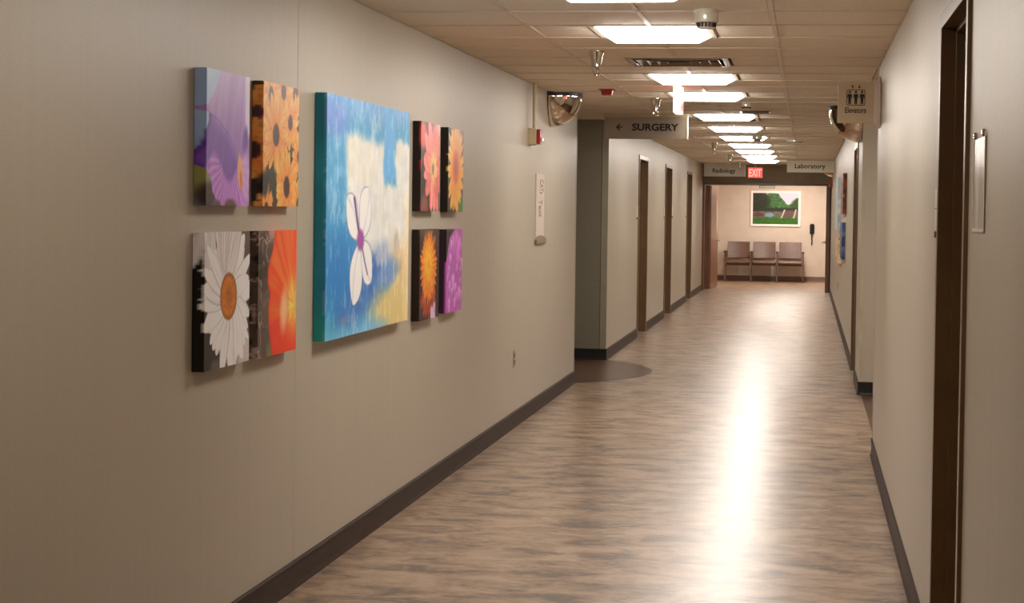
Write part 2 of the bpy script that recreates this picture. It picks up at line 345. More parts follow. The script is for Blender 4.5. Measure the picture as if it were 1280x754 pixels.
def art_big(u, d):
    n1 = fbm(u*7, d*7, 21); n2 = fbm(u*22, d*16, 23); n3 = fbm(u*60, d*14, 29); w = (n1-.5)*.12+(n2-.5)*.06
    im = np.zeros(u.shape+(3,))+C(72, 146, 182); im = mixc(im, (1-sm(d+w, .0, .12)), (96, 150, 200)); im = mixc(im, sm(n2, .45, .7)*.5, (130, 180, 206))
    im = mixc(im, sm(d, .3, .7)*(1-sm(u, .1, .35)), (44, 126, 172)); im = mixc(im, sm(n1, .5, .65)*(1-sm(u+w, .06, .2))*sm(d, .35, .5)*.8, (86, 176, 190))
    im = mixc(im, sm(d+w, .9, 1.0)*(1-sm(u, .2, .5))*.8, (56, 150, 168))
    # cream blocks
    cr = C(208, 207, 196)*(0.93+.12*n2[..., None])*np.ones(im.shape); cr = mixc(cr, sm(n1, .5, .7)*.35, (212, 200, 172))
    uu = u+w*.5; dd = d+w*.4
    b1 = sm(uu, .16, .25)*(1-sm(uu, .64, .68))*sm(dd, .13, .19)
    b2 = sm(uu, .79, .83)*sm(dd, .13, .17); b3 = sm(uu, .60, .66)*sm(dd, .33, .37)
    low = np.interp(u, [0, .2, .3, .45, .6, .7, .8, 1], [.3, .42, .5, .62, .70, .74, .80, 1.1]); mm = np.maximum(np.maximum(b1, b2), b3)*(1-sm(dd-low, .0, .10)); im = mixc(im, mm, cr)
    im = mixc(im, sm(uu, .64, .68)*(1-sm(uu, .78, .82))*(1-sm(dd, .30, .35))*.9, (92, 160, 206))
    # ochre right bottom, deep blue bottom
    im = mixc(im, sm(uu, .72, .86)*sm(dd, .55, .72), (204, 174, 122)); im = mixc(im, ell(uu, dd, .82, .92, .30, .13, 0, .5), (196, 174, 112)); im = mixc(im, sm(uu, .9, .98)*sm(dd, .3, .5)*.6, (220, 196, 150))
    im = mixc(im, ell(uu, dd, .42, .80, .30, .12, -.35, .5)*(.5+.5*sm(n2, .35, .6)), (58, 98, 158)); im = mixc(im, ell(uu, dd, .70, .76, .16, .05, -.2, .6)*.8, (84, 124, 172))
    im = mixc(im, ell(uu, dd, .18, .72, .18, .16, 0, .6)*.8, (36, 112, 172)); im = mixc(im, sm(dd, .93, 1)*(1-sm(u, .6, .8))*.7, (112, 168, 198)); im = mixc(im, ell(u, d, .83, .62, .03, .05, 0, .7)*.6, (150, 140, 130)); im = mixc(im, (n3 > .64)*.25, (236, 230, 216))
    im = mixc(im, ell(u, d, .1, .1, .12, .06, 0, .8)*.4, (120, 110, 200)); im = mixc(im, ell(u, d, .2, .93, .04, .015, 0, .7)*.4, (190, 110, 130))
    # flower
    X, Y = u*1.53, d*1.026
    for (tx, ty, w_) in ((.215, .415, .088), (.47, .375, .11), (.295, .875, .11), (.51, .785, .092)):
        bx, by = .375+.04*(tx-.375), .60; ax, ay = (tx-bx)*1.53, (ty-by)*1.026; L_ = math.hypot(ax, ay); ax /= L_; ay /= L_
        px_ = (X-bx*1.53)*ax+(Y-by*1.026)*ay; py_ = -(X-bx*1.53)*ay+(Y-by*1.026)*ax; s_ = np.clip(px_/L_, 0, 1); pr_ = w_*np.clip(np.sin(PI*s_**1.25), 0, 1)**.7*(px_ > 0)*(px_ < L_)
        e_ = np.abs(py_)-pr_; body = 1-sm(e_, -.006, .004); body = body*(pr_ > .002)
        im = mixc(im, body*.95, C(232, 226, 214)*(.94+.08*n2[..., None])*np.ones(im.shape)); im = mixc(im, (1-sm(np.abs(e_), .002, .009))*(pr_ > .002)*.55, (120, 124, 150))
        im = mixc(im, (1-sm(np.abs(py_-pr_*.3), .003, .016))*(pr_ > .01)*.35, (150, 150, 165)); im = mixc(im, body*(1-sm(s_, .0, .3))*.3, (130, 110, 150))
    for (cx, cy, rx, ry, ro) in () and ((.26, .50, .075, .115, -.32), (.44, .455, .085, .115, .12), (.31, .755, .085, .115, .05), (.49, .655, .065, .095, -.12)):
        im = mixc(im, ell(u, d, cx, cy, rx*1.12, ry*1.07, ro, .06)*.85, (132, 150, 172)); im = mixc(im, ell(u, d, cx, cy, rx, ry, ro, .06), C(234, 228, 216)*(.94+.08*n2[..., None])*np.ones(im.shape))
        im = mixc(im, ell(u, d, cx+.02, cy, rx*.45, ry*.7, ro, .12)*.5, (196, 196, 198)); im = mixc(im, ell(u, d, cx+.025, cy+.005, rx*.3, ry*.62, ro, .1)*.7, (232, 226, 216))
    im = mixc(im, line(u, d, [(.30, .42), (.35, .55), (.38, .62)], .014, .6), (96, 60, 120)); im = mixc(im, ell(u, d, .375, .60, .04, .045, 0, .3), (142, 74, 138)); im = mixc(im, line(u, d, [(.39, .62), (.43, .7), (.46, .75)], .010, .6)*.8, (96, 90, 120))
    side = 1-sm(u, -.008, .0); im = im*(1-side[..., None])+side[..., None]*(C(30, 128, 150)*(1-sm(d, .8, 1))[..., None]+C(34, 146, 136)*sm(d, .8, 1)[..., None])*(0.85+.3*n1[..., None])
    return im
def art_pink(u, d):
    n = fbm(u*10, d*10, 31); im = np.zeros(u.shape+(3,))+C(26, 14, 14); rng = random.Random(5)
    im = mixc(im, sm(u, .2, .5)*(1-sm(d, .5, .9)), (150, 70, 70))
    im = mixc(im, ell(u, d, .12, .15, .2, .16, 0, .4), (196, 72, 66)); im = mixc(im, ell(u, d, -.1, .45, .2, .12, 0, .5)*(n > .45), (150, 30, 34)); im = mixc(im, sm(u, .7, .9)*(1-sm(d, .1, .3)), (210, 156, 140))
    im = petals(im, u, d, .66, .5, 13, .04, .55, .12, (216, 110, 96), (226, 128, 120), rng); im = petals(im, u, d, .66, .5, 7, .04, .46, .08, (230, 150, 124), (214, 96, 90), rng)
    im = petals(im, u, d, .66, .5, 9, .02, .22, .05, (240, 196, 130), (226, 140, 100), rng); im = mixc(im, ell(u, d, .66, .5, .10, .13, 0, .5), (206, 170, 104)); im = mixc(im, ell(u, d, .64, .52, .05, .06, 0, .5), (120, 84, 56))
    im = mixc(im, line(u, d, [(.6, .6), (.58, .95)], .03, .8)*.6, (240, 196, 170)); im = mixc(im, (1-sm(u, .1, .3))*sm(d, .6, .75), (26, 16, 14)); im = mixc(im, ell(u, d, .2, .95, .2, .14, 0, .5)*.8, (150, 84, 74))
    return mixc(im, (1-sm(u, -.02, .0)), (26, 14, 12))
def art_sunflower(u, d):
    rng = random.Random(6); im = np.zeros(u.shape+(3,))+C(34, 28, 24); im = mixc(im, (1-sm(d, .05, .3))*sm(u, .3, .6), (150, 106, 96)); im = mixc(im, ell(u, d, .95, .92, .3, .15, 0, .4), (62, 116, 48)); im = mixc(im, sm(u, .8, .95)*(1-sm(d, .7, .9)), (130, 90, 84))
    im = petals(im, u, d, .50, .46, 26, .15, .55, .055, (216, 126, 44), (232, 164, 66), rng, .12); im = petals(im, u, d, .50, .46, 24, .15, .50, .05, (222, 134, 46), (240, 180, 80), rng, .12)
    im = mixc(im, ell(u, d, .50, .46, .27, .26, 0, .1), (222, 140, 56)); im = mixc(im, ell(u, d, .50, .46, .21, .21, 0, .2), (196, 96, 44)); im = mixc(im, ell(u, d, .5, .46, .1, .1, 0, .3), (170, 84, 44))
    return mixc(im, (1-sm(u, -.02, .0)), (24, 18, 16))
def art_zinnia(u, d):
    rng = random.Random(7); n = fbm(u*8, d*8, 41); im = np.zeros(u.shape+(3,))+C(40, 26, 22); im = mixc(im, (1-sm(d, .1, .3))*sm(n, .4, .6), (78, 62, 50)); im = mixc(im, sm(u, .55, .62)*sm(d, .75, .85)*(1-sm(u, .8, .85)), (190, 160, 186))
    im = petals(im, u, d, .45, .60, 15, .1, .42, .045, (90, 24, 20), (176, 62, 32), rng, .2, a0=.3, a1=2.9)
    im = mixc(im, ell(u, d, .46, .42, .38, .32, 0, .06), (170, 74, 22))
    for k in range(9):
        r = .44-.046*k; cy = .42-.004*k
        im = petals(im, u, d, .46, cy, 26, r*.45, r, .026, (176-2*k, 60+6*k, 16), (230+2*k, 128+8*k, 40+2*k), rng, .1)
    im = mixc(im, ell(u, d, .42, .34, .2, .16, 0, .7)*.5, (246, 178, 60)); im = mixc(im, sm(u, .55, .6)*sm(d, .83, .9)*(1-sm(u, .72, .78))*.9, (196, 168, 196))
    return mixc(im, (1-sm(u, -.02, .0)), (30, 18, 16))
def art_magenta(u, d):
    rng = random.Random(9); n = fbm(u*7, d*7, 51); im = np.zeros(u.shape+(3,))+C(34, 24, 26)
    m = sm(u, np.interp(d, [0, .1, .25, .5, .7, 1], [.5, .2, .1, -.1, -.3, -.3]), np.interp(d, [0, .1, .25, .5, .7, 1], [.52, .22, .12, -.08, -.28, -.28])); im = mixc(im, m, (166, 80, 154))
    for k in range(46):
        a = rng.uniform(-2.6, -.2); cx = rng.uniform(.1, 1.0); cy = rng.uniform(.25, 1.0)
        p = petals(im, u, d, cx, cy, 1, .0, rng.uniform(.12, .24), rng.uniform(.05, .09), (160+rng.randint(-20, 20), 70, 148), (238+rng.randint(-30, 15), 168, 224), rng, a0=a, a1=a+.1); im = mixc(im, m, p)
    im = petals(im, u, d, .62, .38, 7, .0, .36, .08, (186, 92, 172), (210, 124, 192), rng, a0=-2.3, a1=-.6)
    return mixc(im, (1-sm(u, -.02, .0)), (40, 22, 34))
def art_garden(u, d):
    n = fbm(u*12, d*9, 61); n2 = fbm(u*30, d*24, 63); im = np.zeros(u.shape+(3,))+C(224, 214, 224)
    tl = np.interp(u, [0, .25, .3, .4, .55, .66, .76, .88, .94, 1], [-.1, -.1, .05, -.05, .0, .2, .34, .32, .16, .1])+(n-.5)*.08
    im = mixc(im, sm(d, tl, tl+.03), C(66, 108, 56)*(.55+.9*n2[..., None])*np.ones(im.shape)); im = mixc(im, ell(u, d, .12, .28, .26, .32, 0, .3), C(44, 48, 32)*(.6+.8*n2[..., None])*np.ones(im.shape))
    im = mixc(im, ell(u, d, .97, .36, .12, .16, 0, .4), (52, 84, 38)); im = mixc(im, sm(d, .44, .5)*(1-sm(d, .56, .6)), (44, 50, 34))
    im = mixc(im, sm(d, .58, .60)*(1-sm(d, .80, .82)), C(110, 96, 84)*(.6+.8*n2[..., None])*np.ones(im.shape)); im = mixc(im, ell(u, d, .12, .7, .12, .07, 0, .4), (96, 66, 58)); im = mixc(im, ell(u, d, .37, .70, .10, .07, 0, .3), (120, 156, 164)); im = mixc(im, sm(u, .46, .5)*(1-sm(u, .6, .63))*sm(d, .66, .72)*(1-sm(d, .8, .82)), (90, 110, 60))
    for a, b in (((.62, .80), (.70, .55)), ((.885, .80), (.935, .55))): pass
    st = sm(u-(.69-.09*(d-.55)/.25), -.01, .01)*(1-sm(u-(.92-.06*(d-.55)/.25), -.01, .01))*sm(d, .54, .56)*(1-sm(d, .8, .82)); im = mixc(im, st, C(104, 84, 76)*(.85+.3*(np.sin(d*150) > 0))[..., None]*np.ones(im.shape))
    for (a, b) in (([(.70, .54), (.63, .81)], .02), ([(.95, .53), (.90, .82)], .022)): im = mixc(im, line(u, d, a, b, .4), (206, 186, 170))
    im = mixc(im, sm(d, .79, .81), C(60, 106, 36)*(.8+.4*n2[..., None])*np.ones(im.shape)); im = im*.84
    return im
def art_far(c1, c2, c3, seed):
    def f(u, d):
        n = fbm(u*5, d*5, seed); im = np.zeros(u.shape+(3,))+C(*c1); im = mixc(im, sm(n, .4, .6), c2); im = mixc(im, sm(fbm(u*9, d*9, seed+5), .55, .7), c3); return im
    return f

def canvas_mesh(name, fn, W, H, t, nu, nv, to_world, mat, parent=None, wrap=True, loc=None):
    """stretched canvas: painted front, painted wrapped edges, back. to_world(u,v,o): u right, v up, o out of the wall"""
    k = 3; us = np.concatenate([np.linspace(-t, 0, k+1)[:-1], np.linspace(0, W, nu), np.linspace(W, W+t, k+1)[1:]])
    vs = np.concatenate([np.linspace(-t, 0, k+1)[:-1], np.linspace(0, H, nv), np.linspace(H, H+t, k+1)[1:]])
    U, V = np.meshgrid(us, vs)
    img = fn(U/W, 1-V/H)/255.0; img = (img-.1)*1.16+.1; img = img*np.array([1.03, 1.05, 1.10]); img = np.clip(img, 0, 1); L = np.where(img <= .04045, img/12.92, ((img+.055)/1.055)**2.4)
    Nu, Nv = len(us), len(vs); cols = np.ones((Nv, Nu, 4)); cols[..., :3] = L
    pu = np.clip(U, 0, W); pv = np.clip(V, 0, H); out = t-np.maximum(np.maximum(-U, U-W), np.maximum(np.maximum(-V, V-H), 0)); out = np.clip(out, 0, t)
    verts = [to_world(a, b, c) for a, b, c in zip(pu.ravel(), pv.ravel(), out.ravel())]
    idx = np.arange(Nu*Nv).reshape(Nv, Nu); faces = []
    for j in range(Nv-1):
        for i in range(Nu-1):
            cu = (us[i]+us[i+1])/2; cv = (vs[j]+vs[j+1])/2
            if (cu < 0 or cu > W) and (cv < 0 or cv > H): continue
            faces.append((int(idx[j, i]), int(idx[j, i+1]), int(idx[j+1, i+1]), int(idx[j+1, i])))
    n0 = len(verts); verts += [to_world(a, b, 0.0) for a, b in ((0, 0), (W, 0), (W, H), (0, H))]; faces.append((n0+3, n0+2, n0+1, n0))
    me = bpy.data.meshes.new(name); o = bpy.data.objects.new(name, me); COL.objects.link(o)
    if parent is not None: o.parent = parent; off = origin_of(parent)
    else: off = Vector(to_world(W/2, 0, 0)); o.location = off
    me.from_pydata([(p[0]-off[0], p[1]-off[1], p[2]-off[2]) for p in verts], [], faces); me.materials.append(mat)
    at = me.color_attributes.new('paint', 'FLOAT_COLOR', 'POINT'); full = np.ones((len(verts), 4)); full[:n0] = cols.reshape(-1, 4); full[n0:, :3] = .3
    at.data.foreach_set('color', full.astype(np.float32).ravel())
    return o
def on_left(y0, z0): return lambda u, v, o: (XL+0.002+o, y0+u, z0+v)
def on_right(y0, z0): return lambda u, v, o: (XR2-0.002-o, y0-u, z0+v)

# ================================================================== THE SETTING
def S(name, mb, mat, **k): return build(name, mb, mat, kind='structure', **k)
S('floor', MB().box(-5.2, 3.4, Y0-.2, YE+.3, -0.1, 0.0), m_floor)
# curved dark inset of the side hall and straight one of the elevator recess
cx, cy, rr = -3.055, 16.72, 1.626
arc = []
a_ = math.acos((XL-cx)/rr)
for i in range(33):
    a = -a_+2*a_*i/32; arc.append((cx+rr*math.cos(a), cy+rr*math.sin(a)))
S('floor_inset_side_hall', MB().prism(arc+[(-5.0, YB), (-5.0, YA)], 0.002, 'z', 0.0), m_dark)
S('floor_inset_elevator_recess', MB().box(0.475, 3.2, YC, YD, 0.0, 0.002), m_dark)

def wall_side(name, xw, s, segs, openings, th=0.16):
    """long side wall: segs = (y0, y1) runs, openings = (y0, y1, ztop)"""
    mb = MB()
    for (a, b) in segs:
        ops = sorted([o for o in openings if a < o[0] < b]); y = a
        for (p, q, zt) in ops:
            mb.box(xw, xw+s*th, y, p, 0, ZC+.06); mb.box(xw, xw+s*th, p, q, zt, ZC+.06); y = q
        mb.box(xw, xw+s*th, y, b, 0, ZC+.06)
    return S(name, mb, m_wall)
OPL = [(21.28, 22.42, 2.165), (25.32, 26.46, 2.165), (29.95, 31.12, 2.165)]
OPR = [(4.97, 5.93, 2.15)]
OPR2 = [(16.38, 17.5, 2.15)]
wall_side('wall_left', XL, -1, [(Y0, 6.8255), (6.8285, YA), (YB, YH)], OPL)
wall_side('wall_right', XR, 1, [(Y0, YC)], OPR)
wall_side('wall_right_far', XR2, 1, [(YD, YH)], OPR2)
S('wall_back', MB().box(-2.2, .8, Y0-.15, Y0, 0, ZC+.06), m_wall)
S('trim_1', MB().box(XL-.12, XL-.0015, 6.82, 6.834, .1, ZC), m_gap)
# side hall: camera-facing wall with its seam, far end, near wall
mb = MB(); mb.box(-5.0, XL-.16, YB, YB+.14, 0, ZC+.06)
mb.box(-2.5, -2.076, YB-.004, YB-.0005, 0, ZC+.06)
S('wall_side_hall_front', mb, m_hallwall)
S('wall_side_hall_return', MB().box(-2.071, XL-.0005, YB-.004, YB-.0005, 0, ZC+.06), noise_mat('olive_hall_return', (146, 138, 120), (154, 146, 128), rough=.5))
S('trim_2', MB().box(-2.0765, -2.0705, YB-.0045, YB+.01, .1, ZC), m_gap)
S('wall_side_hall_end', MB().box(-5.15, -5.0, YA-.2, YB+.2, 0, ZC+.06), m_wall)
S('wall_side_hall_near', MB().box(-5.0, XL-.16, YA-.16, YA, 0, ZC+.06), m_wall)
# elevator recess
S('wall_recess_front', MB().box(XR2+.16, 3.2, YD, YD+.15, 0, ZC+.06), m_wall)
S('wall_recess_end', MB().box(3.2, 3.35, YC-.2, YD+.2, 0, ZC+.06), m_wall)
S('wall_recess_near', MB().box(XR+.16, 3.2, YC-.15, YC, 0, ZC+.06), m_wall)
# corner guards
def guard(n, x, y, sx, sy, leg=.028, t=.003):
    mb = MB(); mb.box(x, x-sx*leg, y, y+sy*t, .11, ZC-.02)
    mb.box(x, x+sx*t, y+sy*t, y-sy*leg, .11, ZC-.02); S('trim_%d' % n, mb, m_guard)
guard(3, XL, YA, 1, 1); guard(4, XL, YB, 1, -1); guard(5, XR2, YD, -1, -1); guard(6, XR, YC, -1, 1)

# baseboards with a lip on top and a toe at the floor
def base_run(name, pts, out, mat):
    """straight runs ((x0,y0),(x1,y1)) each; profile pushed out along 'out'"""
    mb = MB()
    for (a, b), o in zip(pts, out):
        a = Vector((a[0], a[1], 0)); b = Vector((b[0], b[1], 0)); o = Vector((o[0], o[1], 0))
        prof = [(-.002, 0), (.014, 0), (.014, .006), (.009, .016), (.007, .02), (.0065, .092), (.0105, .096), (.0105, .106), (.006, .112), (-.002, .112)]
        n = len(prof); v = []
        for P in (a, b): v += [tuple(P+o*d+Vector((0, 0, h))) for d, h in prof]
        mb.add(v, [tuple(range(n)), tuple(range(n, 2*n))[::-1]]+[(i, n+i, n+(i+1) % n, (i+1) % n) for i in range(n)])
    return S(name, mb, mat)
runsL = []; y = YB
for (p, q, _) in OPL: runsL.append(((XL, y), (XL, p-.05))); y = q+.05
runsL.append(((XL, y), (XL, YH)))
base_run('baseboard_left', [((XL, Y0), (XL, YA))]+runsL, [(1, 0)]*5, m_base)
base_run('baseboard_right', [((XR, Y0), (XR, OPR[0][0]-.05)), ((XR, OPR[0][1]+.05), (XR, YC))], [(-1, 0)]*2, m_base)
base_run('baseboard_right_far', [((XR2, YD), (XR2, OPR2[0][0]-.05)), ((XR2, OPR2[0][1]+.05), (XR2, YH))], [(-1, 0)]*2, m_base)
base_run('baseboard_side_hall', [((-5.0, YB), (XL, YB)), ((-5, YA), (XL, YA))], [(0, -1), (0, 1)], m_blackbase)
base_run('baseboard_recess', [((XR2, YD), (3.2, YD)), ((XR, YC), (3.2, YC))], [(0, -1), (0, 1)], m_blackbase)

# ---- ceiling: lay-in tiles standing a little below their grid
FIX = [(-.787, y) for y in (-2.23, .21, 2.04, 3.87, 6.92, 8.75, 11.80, 13.63, 16.68, 19.12, 21.56, 24.0, 26.44, 28.88, 31.32)]
VENT = [(-.787, 10.58), (-.787, 17.29)]
HALF = set(round((y-ROW0)/.61) for _, y in FIX+VENT)
mt = MB(); mg = MB()
def tile(x0, x1, y0, y1):
    g = .011; a, b, c, d = x0+g, x1-g, y0+g, y1-g; e = .005
    if b-a < .03 or d-c < .03: return
    v = [(a, c, ZC+.03), (b, c, ZC+.03), (b, d, ZC+.03), (a, d, ZC+.03), (a, c, ZC+e), (b, c, ZC+e), (b, d, ZC+e), (a, d, ZC+e), (a+e, c+e, ZC), (b-e, c+e, ZC), (b-e, d-e, ZC), (a+e, d-e, ZC)]
    mt.add(v, [(0, 1, 5, 4), (1, 2, 6, 5), (2, 3, 7, 6), (3, 0, 4, 7), (4, 5, 9, 8), (5, 6, 10, 9), (6, 7, 11, 10), (7, 4, 8, 11), (8, 9, 10, 11)])
colx = [XL, -1.397, -.787, -.177, XR]
k0 = math.floor((Y0-ROW0)/.61); k1 = math.ceil((YH-ROW0)/.61)
for k in range(k0, k1+1):
    ya, yb = max(ROW0+k*.61, Y0), min(ROW0+(k+1)*.61, YH)
    if yb-ya < .04: continue
    xr = XR2 if ya >= YD-.3 else XR
    if k in HALF: iv = [(XL, -1.397), (-1.397, -1.092), (-.482, -.177), (-.177, xr)]
    else: iv = [(XL, -1.397), (-1.397, -.787), (-.787, -.177), (-.177, xr)]
    if YA-.3 < (ya+yb)/2 < YB+.1: iv += [(XL-.61*j-.61, XL-.61*j) for j in range(5)]
    if YC < (ya+yb)/2 < YD+.2: iv += [(XR2+.02+.61*j, XR2+.02+.61*j+.61) for j in range(5)]
    for (a, b) in iv: tile(a, b, ya, yb)
    mg.box(-2.0, xr, ya-.012, ya+.012, ZC-.005, ZC+.03)
mg.box(-5, XL, YA, YB, ZC+.007, ZC+.02); mg.box(XR, 3.2, YC, YD, ZC+.007, ZC+.02)
for x in (-1.397, -.177): mg.box(x-.012, x+.012, Y0, YH, ZC-.003, ZC+.03)
for k in range(k0, k1+1):
    ya, yb = ROW0+k*.61, ROW0+(k+1)*.61
    if k not in HALF: mg.box(-.787-.012, -.787+.012, ya, yb, ZC-.003, ZC+.03)
S('ceiling', mt, m_ceil)
mg.box(XL+.0, XL+.022, Y0, YA, ZC+.001, ZC+.03); mg.box(XL, XL+.022, YB, YH, ZC+.001, ZC+.03); mg.box(XR-.022, XR, Y0, YC, ZC+.001, ZC+.03)
S('trim_ceiling_grid', mg, m_grid)
S('ceiling_slab', MB().box(-5.2, 3.4, Y0-.2, YE+.3, ZC+.03, ZC+.15), m_ceil)

# ---- doors in the corridor walls
def door(n, xw, s, y0, y1, zt, dep=.105):
    r = structure('door_%d' % n, (xw, (y0+y1)/2, 0)); c = .05; p = .012
    mb = MB()   # hollow metal frame: casing faces, returns, rebate
    for (a, b) in ((y0-c+.015, y0+.015), (y1-.015, y1+c-.015)):
        mb.box(xw-s*p, xw+s*.004, a, b, 0, zt+c-.015)
    mb.box(xw-s*p, xw+s*.004, y0+.015, y1-.015, zt-.015, zt+c-.015)
    mb.box(xw, xw+s*.16, y0+.001, y0+.015, 0, zt); mb.box(xw, xw+s*.16, y1-.015, y1-.001, 0, zt); mb.box(xw, xw+s*.16, y0+.015, y1-.015, zt-.015, zt-.001)
    q = dep-.05
    mb.box(xw+s*q, xw+s*(dep), y0+.015, y0+.03, 0, zt-.015); mb.box(xw+s*q, xw+s*dep, y1-.03, y1-.015, 0, zt-.015); mb.box(xw+s*q, xw+s*dep, y0+.03, y1-.03, zt-.03, zt-.015)
    build('door_frame', mb, m_frame, r, bevel=.002)
    lf = build('door_leaf', MB().box(xw+s*(dep+.002), xw+s*(dep+.047), y0+.018, y1-.018, .008, zt-.018), m_leaf, r)
    h = MB(); yy = y0+.09; xx = xw+s*(dep+.002)
    h.lathe([(.028, 0), (.028, -s*.008)] if s > 0 else [(.028, 0), (.028, .008)], (xx, yy, 1.0), 20, 'x'); h.cyl((xx, yy, 1.0), (xx-s*.045, yy, 1.0), .009); h.cyl((xx-s*.045, yy-.005, 1.0), (xx-s*.045, yy+.11, 1.0), .009)
    build('door_handle', h, m_metal, lf)
    return r
door(1, XR, 1, *OPR[0], dep=.085)
for i, o in enumerate(OPL): door(2+i, XL, -1, *o)
door(5, XR2, 1, *OPR2[0])

# ---- header and double doors at the end of the corridor
S('wall_header', MB().box(XL-.15, XR2+.15, YH, YH+.14, 2.085, ZC+.06), m_header)
mb = MB(); mb.box(XL-.1, XR2+.1, YH-.03, YH+.17, 2.045, 2.085)
S('trim_7', mb, m_frame)
d6 = structure('door_6', (-1.93, YH+.35, 0))
mb = MB(); mb.box(-2.10, -1.885, YH+.55, YH+.63, 0.0, 2.045); mb.box(XL-.06, -2.0+.035, YH, YH+.1, 0, 2.045)
build('door_frame', mb, m_wood2, d6, bevel=.004)
def leaf(root, a, b, z1, hs):
    """door leaf between plan points a (hinge) and b, lever on the side hs"""
    a = Vector((a[0], a[1], 0)); b = Vector((b[0], b[1], 0)); d = (b-a).normalized(); n = Vector((-d.y, d.x, 0)); t = .0225
    def bx(u0, u1, v0, v1, z0, zz):
        P = [a+d*u+n*v for u, v in ((u0, v0), (u1, v0), (u1, v1), (u0, v1))]
        return MB().add([(p.x, p.y, z) for z in (z0, zz) for p in P], [(3, 2, 1, 0), (4, 5, 6, 7), (0, 1, 5, 4), (1, 2, 6, 5), (2, 3, 7, 6), (3, 0, 4, 7)])
    L = (b-a).length
    lf = build('door_leaf', bx(0, L, -t, t, .008, z1), m_wood2, root, bevel=.003)
    h = MB(); q = a+d*(L-.08)
    for s in (-1, 1):
        h.cyl(q+n*s*t+Vector((0, 0, .95)), q+n*s*(t+.01)+Vector((0, 0, .95)), .03, 18); h.cyl(q+n*s*t+Vector((0, 0, .95)), q+n*s*(t+.06)+Vector((0, 0, .95)), .011)
        h.cyl(q+n*s*(t+.06)+Vector((0, 0, .95)), q+n*s*(t+.06)-d*.11+Vector((0, 0, .94)), .011)
    build('door_handle', h, m_metal, lf)
    c = bx(.12, .40, hs*t, hs*(t+.055), z1-.10, z1-.03); build('door_closer', c, m_metal, lf, bevel=.005)
    k = bx(L-.25, L-.02, hs*t, hs*(t+.003), .03, .25); build('kick_plate', k, m_metal, lf)
    g = bx(L-.2, L-.1, -t-.001, t+.001, 1.15, 1.75); build('vision_panel', g, m_sheen, lf)
leaf(d6, (-1.895, YH+.72), (-1.80, YH+1.62), 2.04, 1)
d7 = structure('door_7', (.42, YH+.2, 0))
mb = MB(); mb.box(.362, .43, YH-.02, YH+.06, 0, 2.045)
build('door_frame', mb, m_wood2, d7, bevel=.004)
leaf(d7, (.405, YH+.12), (.392, YH+1.02), 2.04, -1)
# right side gap: dark rebated strip beside the right leaf
S('trim_8', MB().box(.43, .475, YH-.06, YH-.02, 0, 2.045), m_blackbase)
mb = MB(); mb.box(-1.11, -.83, YH-.045, YH-.03, 2.05, 2.08); mb.box(-.42, -.2, YH-.09, YH-.03, 2.02, 2.075)
o = tag(build('door_closer_box', MB().box(-.92, -.62, YH+.02, YH+.1, 1.99, 2.045), m_metal, bevel=.008), 'small silver door closer box under the dark header at the corridor end', 'door closer')

# ---- waiting area behind the doors
S('wall_lobby_back', MB().box(-3.4, 1.6, YE, YE+.15, 0, ZC+.06), m_lobby)
S('wall_lobby_left', MB().box(-3.4, -3.25, YH+.14, YE, 0, ZC+.06), m_lobby)
S('wall_lobby_right', MB().box(1.5, 1.65, YH+.14, YE, 0, ZC+.06), m_lobby)
mb = MB(); mb.box(-3.4, XL-.16, YH+.0, YH+.14, 0, ZC+.06); mb.box(XR2+.02, 1.65, YH, YH+.14, 0, ZC+.06)
S('wall_lobby_front', mb, m_lobby)
base_run('baseboard_lobby', [((-3.25, YE), (1.5, YE))], [(0, -1)], noise_mat('grey_rubber_base', (112, 92, 80), (122, 100, 88), rough=.5))

# ================================================================== THINGS
# ---- ceiling lights: white frame, dropped diffuser
def light(x, y, label, lens, group='square ceiling lights along the corridor'):
    t = thing('ceiling_light', label, 'ceiling light', (x, y+.305, ZC-.035), group)
    mb = MB(); a, b = .305, .275
    for (p, q, r, s_) in ((-a, a, -a, -b), (-a, a, b, a), (-a, -b, -b, b), (b, a, -b, b)): mb.box(x+p, x+q, y+.305+r, y+.305+s_, ZC-.006, ZC+.028)
    build('light_frame', mb, m_white, t, bevel=.002)
    m = MB(); o = .274; i = .215; zt, zb = ZC-.004, ZC-.04; yc = y+.305
    v = [(x-o, yc-o, zt), (x+o, yc-o, zt), (x+o, yc+o, zt), (x-o, yc+o, zt), (x-i, yc-i-.01, zb), (x+i, yc-i-.01, zb), (x+i, yc+i+.01, zb), (x-i, yc+i+.01, zb)]
    m.add(v, [(0, 1, 5, 4), (1, 2, 6, 5), (2, 3, 7, 6), (3, 0, 4, 7), (4, 5, 6, 7), (3, 2, 1, 0)])
    build('light_diffuser', m, lens, t)
    return t
order = ['cut off by the top edge', 'beside the white smoke detector', 'just past the air diffuser', 'beyond the hanging exit sign', 'right before a dark diffuser', 'sixth visible down the corridor', 'seventh visible down the corridor', 'eighth visible down the corridor', 'ninth visible down the corridor', 'second from the double doors', 'closest to the double doors']
for j, (x, y) in enumerate(FIX):
    lab = 'lit white square ceiling light with dropped diffuser, '+(order[j-4] if j >= 4 else 'overhead, outside the top of the frame')
    if j in (1, 2): continue
    light(x, y, lab, m_lamp if j >= 4 else m_dimlamp)
light(-4.6, 15.5, 'dim square ceiling light inside the dark side hall', emit_mat('hall_lamp_lens', (255, 236, 214), 0.3), 'side ceiling lights')
light(1.6, 12.4, 'square ceiling light inside the elevator recess', m_lamp, 'side ceiling lights')
light(-.787, 36.2, 'bright square ceiling light in the waiting area, nearer the double doors', m_lamp2, 'waiting area lights')
light(-.3, 38.0, 'bright square ceiling light in the waiting area above the chairs', m_lamp2, 'waiting area lights')

